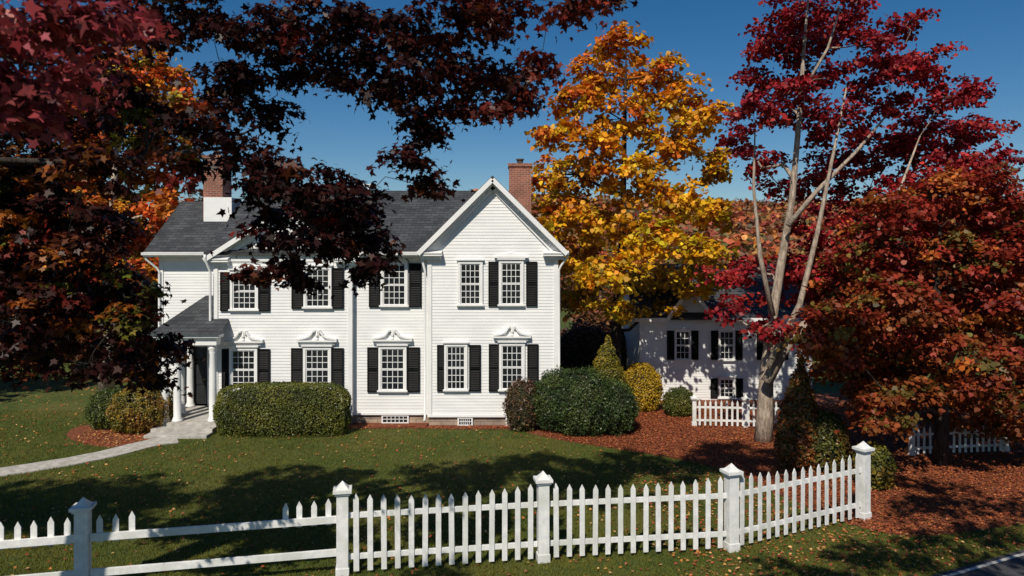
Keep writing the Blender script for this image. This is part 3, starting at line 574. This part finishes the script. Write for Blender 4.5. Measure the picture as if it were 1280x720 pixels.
wl=[('dark green leafy tree at the left end of the far lawn',-34,44,10,8,GR),('dull red tree standing on the far lawn beyond the overhanging branches',-29,47,11,8,DR),('orange tree on the far left lawn next to the dull red tree',-24.5,43,9.5,6,O),
('brown-leaved tree behind the porch end of the white house',-20,49,10,8,BR),('dark green tree just behind the left gable of the white house',-18,42,7,6,GR),('orange-brown tree at the far left edge beyond the dark green one',-40,50,11,9,O+BR),('low green tree at the back of the left lawn',-30,41,5,6.5,GR),('low russet tree at the back of the left lawn',-25.5,40.5,4,6,DR+BR),
('low dark green tree between the lawn trees and the porch',-20.5,41,4.6,6,GR),('spreading dark tree at the extreme left of the far lawn',-36,43,5.5,7,GR+DR),('tall dark green tree at the rear of the far lawn',-26,55,9,9,GR),
('unseen tall red tree outside the left edge, added to shade the far lawn',-25.5,23.5,12.5,9,DR),('unseen tall orange tree beyond the red one, added to shade the far lawn',-33.5,30.5,13,10,O)]  # last two trees stand out of view, added for shade on the lawn
for L in wl: wtree('background_tree',L[0],*L[1:],low=.3 if L[2]<35 else .12)
wr=[('bare-looking brown tree behind the gap right of the white house',5.2,41,5.6,6,BR),('russet tree behind the smaller house left of the crimson maple',13,50,5.2,6,[(.36,.10,.03),(.32,.14,.04)]),('dull green tree behind the smaller house',18,50,6,6,GR+BR),('brown tree far right behind the crimson maple',31,50,12.0,8,BR),('russet tree far right beyond the brown tree',24.5,45,9,7,DR+BR),('muted orange tree behind the golden maple trunk',9,50,5.6,6,O+BR)]
for L in wr: wtree('background_tree',L[0],*L[1:],size=.28)
# ---------------------------------------------------------------- shrubs
def shrub(name,label,parts,cols,dens=900,size=.06,power=2.,jit=.05,cat='shrub',var=.22,lumpk=1.):
    P0=parts[0]; r=root(name,label,cat,(P0[0],P0[1],0))
    Vs=[];Cs=[]; A=np.array(cols,float); core=MB()
    for (cx,cy,cz,rx,ry,rz) in parts:
        c=np.array([cx,cy,cz]); R=np.array([rx,ry,rz]); n=int(dens*4*math.pi*((rx*ry+ry*rz+rx*rz)/3))
        u=nrm(rng.normal(size=(n*2,3))); k=(np.abs(u)**power).sum(1)**(-1/power); 
        lump=1+lumpk*(.05*np.sin(u[:,0]*9+cx)*np.sin(u[:,2]*8+cy)+.04*np.sin(u[:,0]*19+u[:,1]*13))
        rad=lump*(1-np.abs(rng.normal(size=n*2))*jit*1.6+(rng.random(n*2)<.04)*rng.random(n*2)*.09*lumpk)
        p=c+u*k[:,None]*rad[:,None]*R; p=p[p[:,2]>.03][:n]; uu=nrm((p-c)/R**2)
        keep=np.ones(len(p),bool)
        for q in parts:
            if q[:3]!=(cx,cy,cz): keep&=(((p-np.array(q[:3]))/np.array(q[3:]))**2).sum(1)>.72
        p=p[keep];uu=uu[keep]
        nn=uu*.8+rng.normal(size=p.shape)*.6+np.array([0,0,.3])
        ph=np.sin(p[:,0]*3.1+p[:,2]*2.3)*np.sin(p[:,2]*4.1+p[:,1]*2.7)+rng.normal(size=len(p))*.6
        idx=np.clip(((ph+1.4)/2.8*len(A)).astype(int),0,len(A)-1)
        Vs.append(leaves(p,nn,size,QUAD)); Cs.append(A[idx]*(1+var*rng.normal(size=(len(p),1))))
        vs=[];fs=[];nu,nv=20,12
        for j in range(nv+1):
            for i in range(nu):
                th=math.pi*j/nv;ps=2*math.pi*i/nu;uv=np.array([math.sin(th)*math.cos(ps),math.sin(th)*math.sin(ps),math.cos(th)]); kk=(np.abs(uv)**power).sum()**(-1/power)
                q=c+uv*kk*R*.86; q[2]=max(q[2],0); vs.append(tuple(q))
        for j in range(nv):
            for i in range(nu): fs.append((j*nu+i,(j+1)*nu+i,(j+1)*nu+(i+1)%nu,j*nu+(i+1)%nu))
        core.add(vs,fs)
    npmesh('foliage',np.concatenate(Vs),np.clip(np.concatenate(Cs),.003,1),M['leaf_shrub'],r)
    core.build('inner_core',M['shrub_core'],r,True)  # solid dark core added inside the leaves to close see-through gaps
    return r
def sp(px0,px1,pt,pb,depth=None,d=None):
    d=d or H*F/(pb-HY); x0,x1=PX(px0,d),PX(px1,d); z1=PZ(pt,d); rx=(x1-x0)/2
    return ((x0+x1)/2,d+(depth or rx),z1*.46,rx,depth or rx,z1*.54)
def cone(px,ytop,hw,d,n=7,pw=.8):
    h=PZ(ytop,d); R=hw/F*d; x=PX(px,d); out=[]
    for i in range(n):
        t=i/(n-1); r=R*(1-t)**pw+.10; zc=h*(.22+.70*t); out.append((x+rng.normal()*.02,d,zc,r,r,max(h*.16,r*.55)*(1-.35*t)))
    out[0]=(x,d,h*.2,R*1.0,R,h*.24); return out
OL=[(.055,.075,.012),(.095,.11,.016),(.13,.14,.02),(.17,.16,.025)]
DG=[(.022,.042,.012),(.035,.065,.016),(.055,.09,.02),(.08,.11,.025)]
MG=[(.04,.065,.012),(.07,.095,.016),(.10,.12,.02)]
shrub('clipped_hedge','long rounded green hedge under the left ground-floor windows of the house',[sp(262,430,484,545,.65,22.9)],OL,2000,.048,4.6,.018,cat='hedge',lumpk=.35)
shrub('round_shrub','green rounded shrub at the far left of the porch path bed',[sp(97,150,491,540)],MG,1300,.055,2.4)
shrub('round_shrub','yellowish olive shrub in the mulch bed nearest the porch steps',[sp(122,197,489,546)],[(.11,.11,.015),(.20,.16,.02),(.28,.18,.02),(.24,.10,.02)],1300,.055,2.6)
shrub('sparse_shrub','small reddish-brown shrub at the corner of the house, left of the big dark green shrub',[sp(628,678,475,536,.5,23.4)],[(.08,.04,.025),(.14,.065,.03),(.09,.08,.025)],700,.07,2,.14)
shrub('large_dark_shrub','large dark green spreading shrub on the lawn edge before the house corner',[sp(664,745,468,546,1.0),sp(690,775,466,551,.9),sp(735,802,480,549,.9)],DG,1300,.06,2.2,.09,lumpk=1.5)
shrub('conical_shrub','olive-gold pointed conifer shrub rising behind the large dark green shrub',cone(759,421,31,25.2),[(.11,.11,.012),(.20,.17,.02),(.28,.21,.02)],1300,.055,2)
shrub('golden_shrub','bright golden yellow rounded shrub beside the pointed conifer',[sp(779,832,458,518,.7)],[(.28,.18,.012),(.42,.26,.015),(.5,.32,.02)],1300,.06,2.3)
shrub('round_shrub','small round green shrub left of the short picket fence',[sp(833,875,488,524,.55)],OL,1500,.045,2.1,.03)
shrub('pointed_rust_shrub','tall pointed rust shrub at the foot of the crimson maple trunk',cone(1000,450,30,19.6),[(.17,.055,.015),(.24,.075,.018),(.14,.10,.018),(.28,.10,.02)],900,.08,2.,.09)
shrub('round_shrub','mottled green and rust shrub between the pointed rust shrub and the long fence',[sp(1012,1072,518,600,.6,18.8)],[(.07,.08,.015),(.11,.11,.018),(.17,.09,.018)],1000,.07,2.1,.08)
shrub('yellow_green_shrub','yellow-green shrub just behind the right end post of the long fence',[sp(1086,1130,562,618,.6)],[(.10,.11,.015),(.17,.15,.02),(.24,.15,.02)],1000,.07,2.2,.08)
shrub('round_shrub','small dark shrub alone on the far left lawn',[sp(86,114,449,476,.7)],DG,500,.10,2.1)
shrub('sparse_shrub','reddish-brown leafless-looking thicket behind the right corner of the house',[(3.4,33,1.2,1.7,1.2,1.6),(5.2,33.4,1.0,1.4,1.2,1.5)],[(.08,.04,.03),(.13,.065,.045),(.10,.06,.04)],260,.13,2,.15)
# ---------------------------------------------------------------- fallen leaves and grass
def free(x,y):
    k=~inpoly(x,y,PATH)&~inpoly(x,y,ROAD)
    k&=~((x>xLl)&(x<xRr)&(y>24.5))&~((x>px0)&(x<px1)&(y>22.8)); return k
def groundleaves(n,xr,yr,poly=None,inv=False,size=.08,cols=None,dz=.02):
    x=rng.uniform(*xr,n); y=rng.uniform(*yr,n); k=free(x,y)
    if poly is not None: q=inpoly(x,y,poly); k&=(~q if inv else q)
    x,y=x[k],y[k]; P=np.stack([x,y,.016+rng.random(len(x))*dz],1)
    nn=np.array([0,0,1.])+rng.normal(size=P.shape)*.28
    A=np.array(cols); c=A[rng.choice(len(A),len(x))]*(1+.25*rng.normal(size=(len(x),1)))
    return leaves(P,nn,size,HEX),np.clip(c,.005,1)
LC=[(.38,.09,.03),(.30,.05,.03),(.45,.17,.04),(.22,.08,.035),(.40,.22,.07),(.5,.3,.12)]
MC=[(.34,.085,.03),(.26,.055,.025),(.38,.12,.035),(.18,.05,.025),(.30,.11,.04),(.23,.065,.03)]
a=groundleaves(8000,(-22,12),(11,34),MULCH,True,.06,LC,.05)
b=groundleaves(140000,(1,17),(14,28),MULCH,False,.048,MC,.035)
b2=groundleaves(6500,(3,14),(12.5,20),MULCH,True,.055,LC,.04)
b3=groundleaves(2600,(-6,2),(23.9,25),FBED,False,.055,MC,.03)
c=groundleaves(2500,(-14,-9),(21,25),BED,False,.06,LC,.03)
V=np.concatenate([a[0],b[0],b2[0],b3[0],c[0]]); cl=np.concatenate([a[1],b[1],b2[1],b3[1],c[1]])
tag(npmesh('fallen_leaves',V,cl,M['leaf_fall']),'red and brown fallen leaves scattered over lawn and beds','fallen leaves',kind='stuff')
n=330000; y=11+16*rng.random(n)**1.25; x=rng.uniform(-.80,.80,n)*(y+1.5); k=free(x,y)&~inpoly(x,y,MULCH)&~inpoly(x,y,BED)&~inpoly(x,y,FBED); x,y=x[k],y[k]; n=len(x)
P=np.stack([x,y,np.zeros(n)],1); ang=rng.random(n)*6.28; wv=np.stack([np.cos(ang),np.sin(ang),np.zeros(n)],1); hgt=.03+.045*rng.random(n); tip=np.stack([rng.normal(size=n)*.02,rng.normal(size=n)*.02,hgt],1)
V=np.stack([P-wv*.008,P+wv*.008,P+tip],1)
ph=np.sin(x*1.7+np.sin(y*1.3))*np.sin(y*1.9+np.sin(x*.9)); t=np.clip(.5+.35*ph+.25*rng.normal(size=n),0,1)[:,None]
cl=np.array([.085,.112,.014])*(1-t)+np.array([.185,.165,.028])*t; cl*=(1+.2*rng.normal(size=(n,1)))
tag(npmesh('lawn_grass',V,np.clip(cl,.005,1),M['blade']),'short green lawn grass in front of the house','grass',kind='stuff')
print('done')
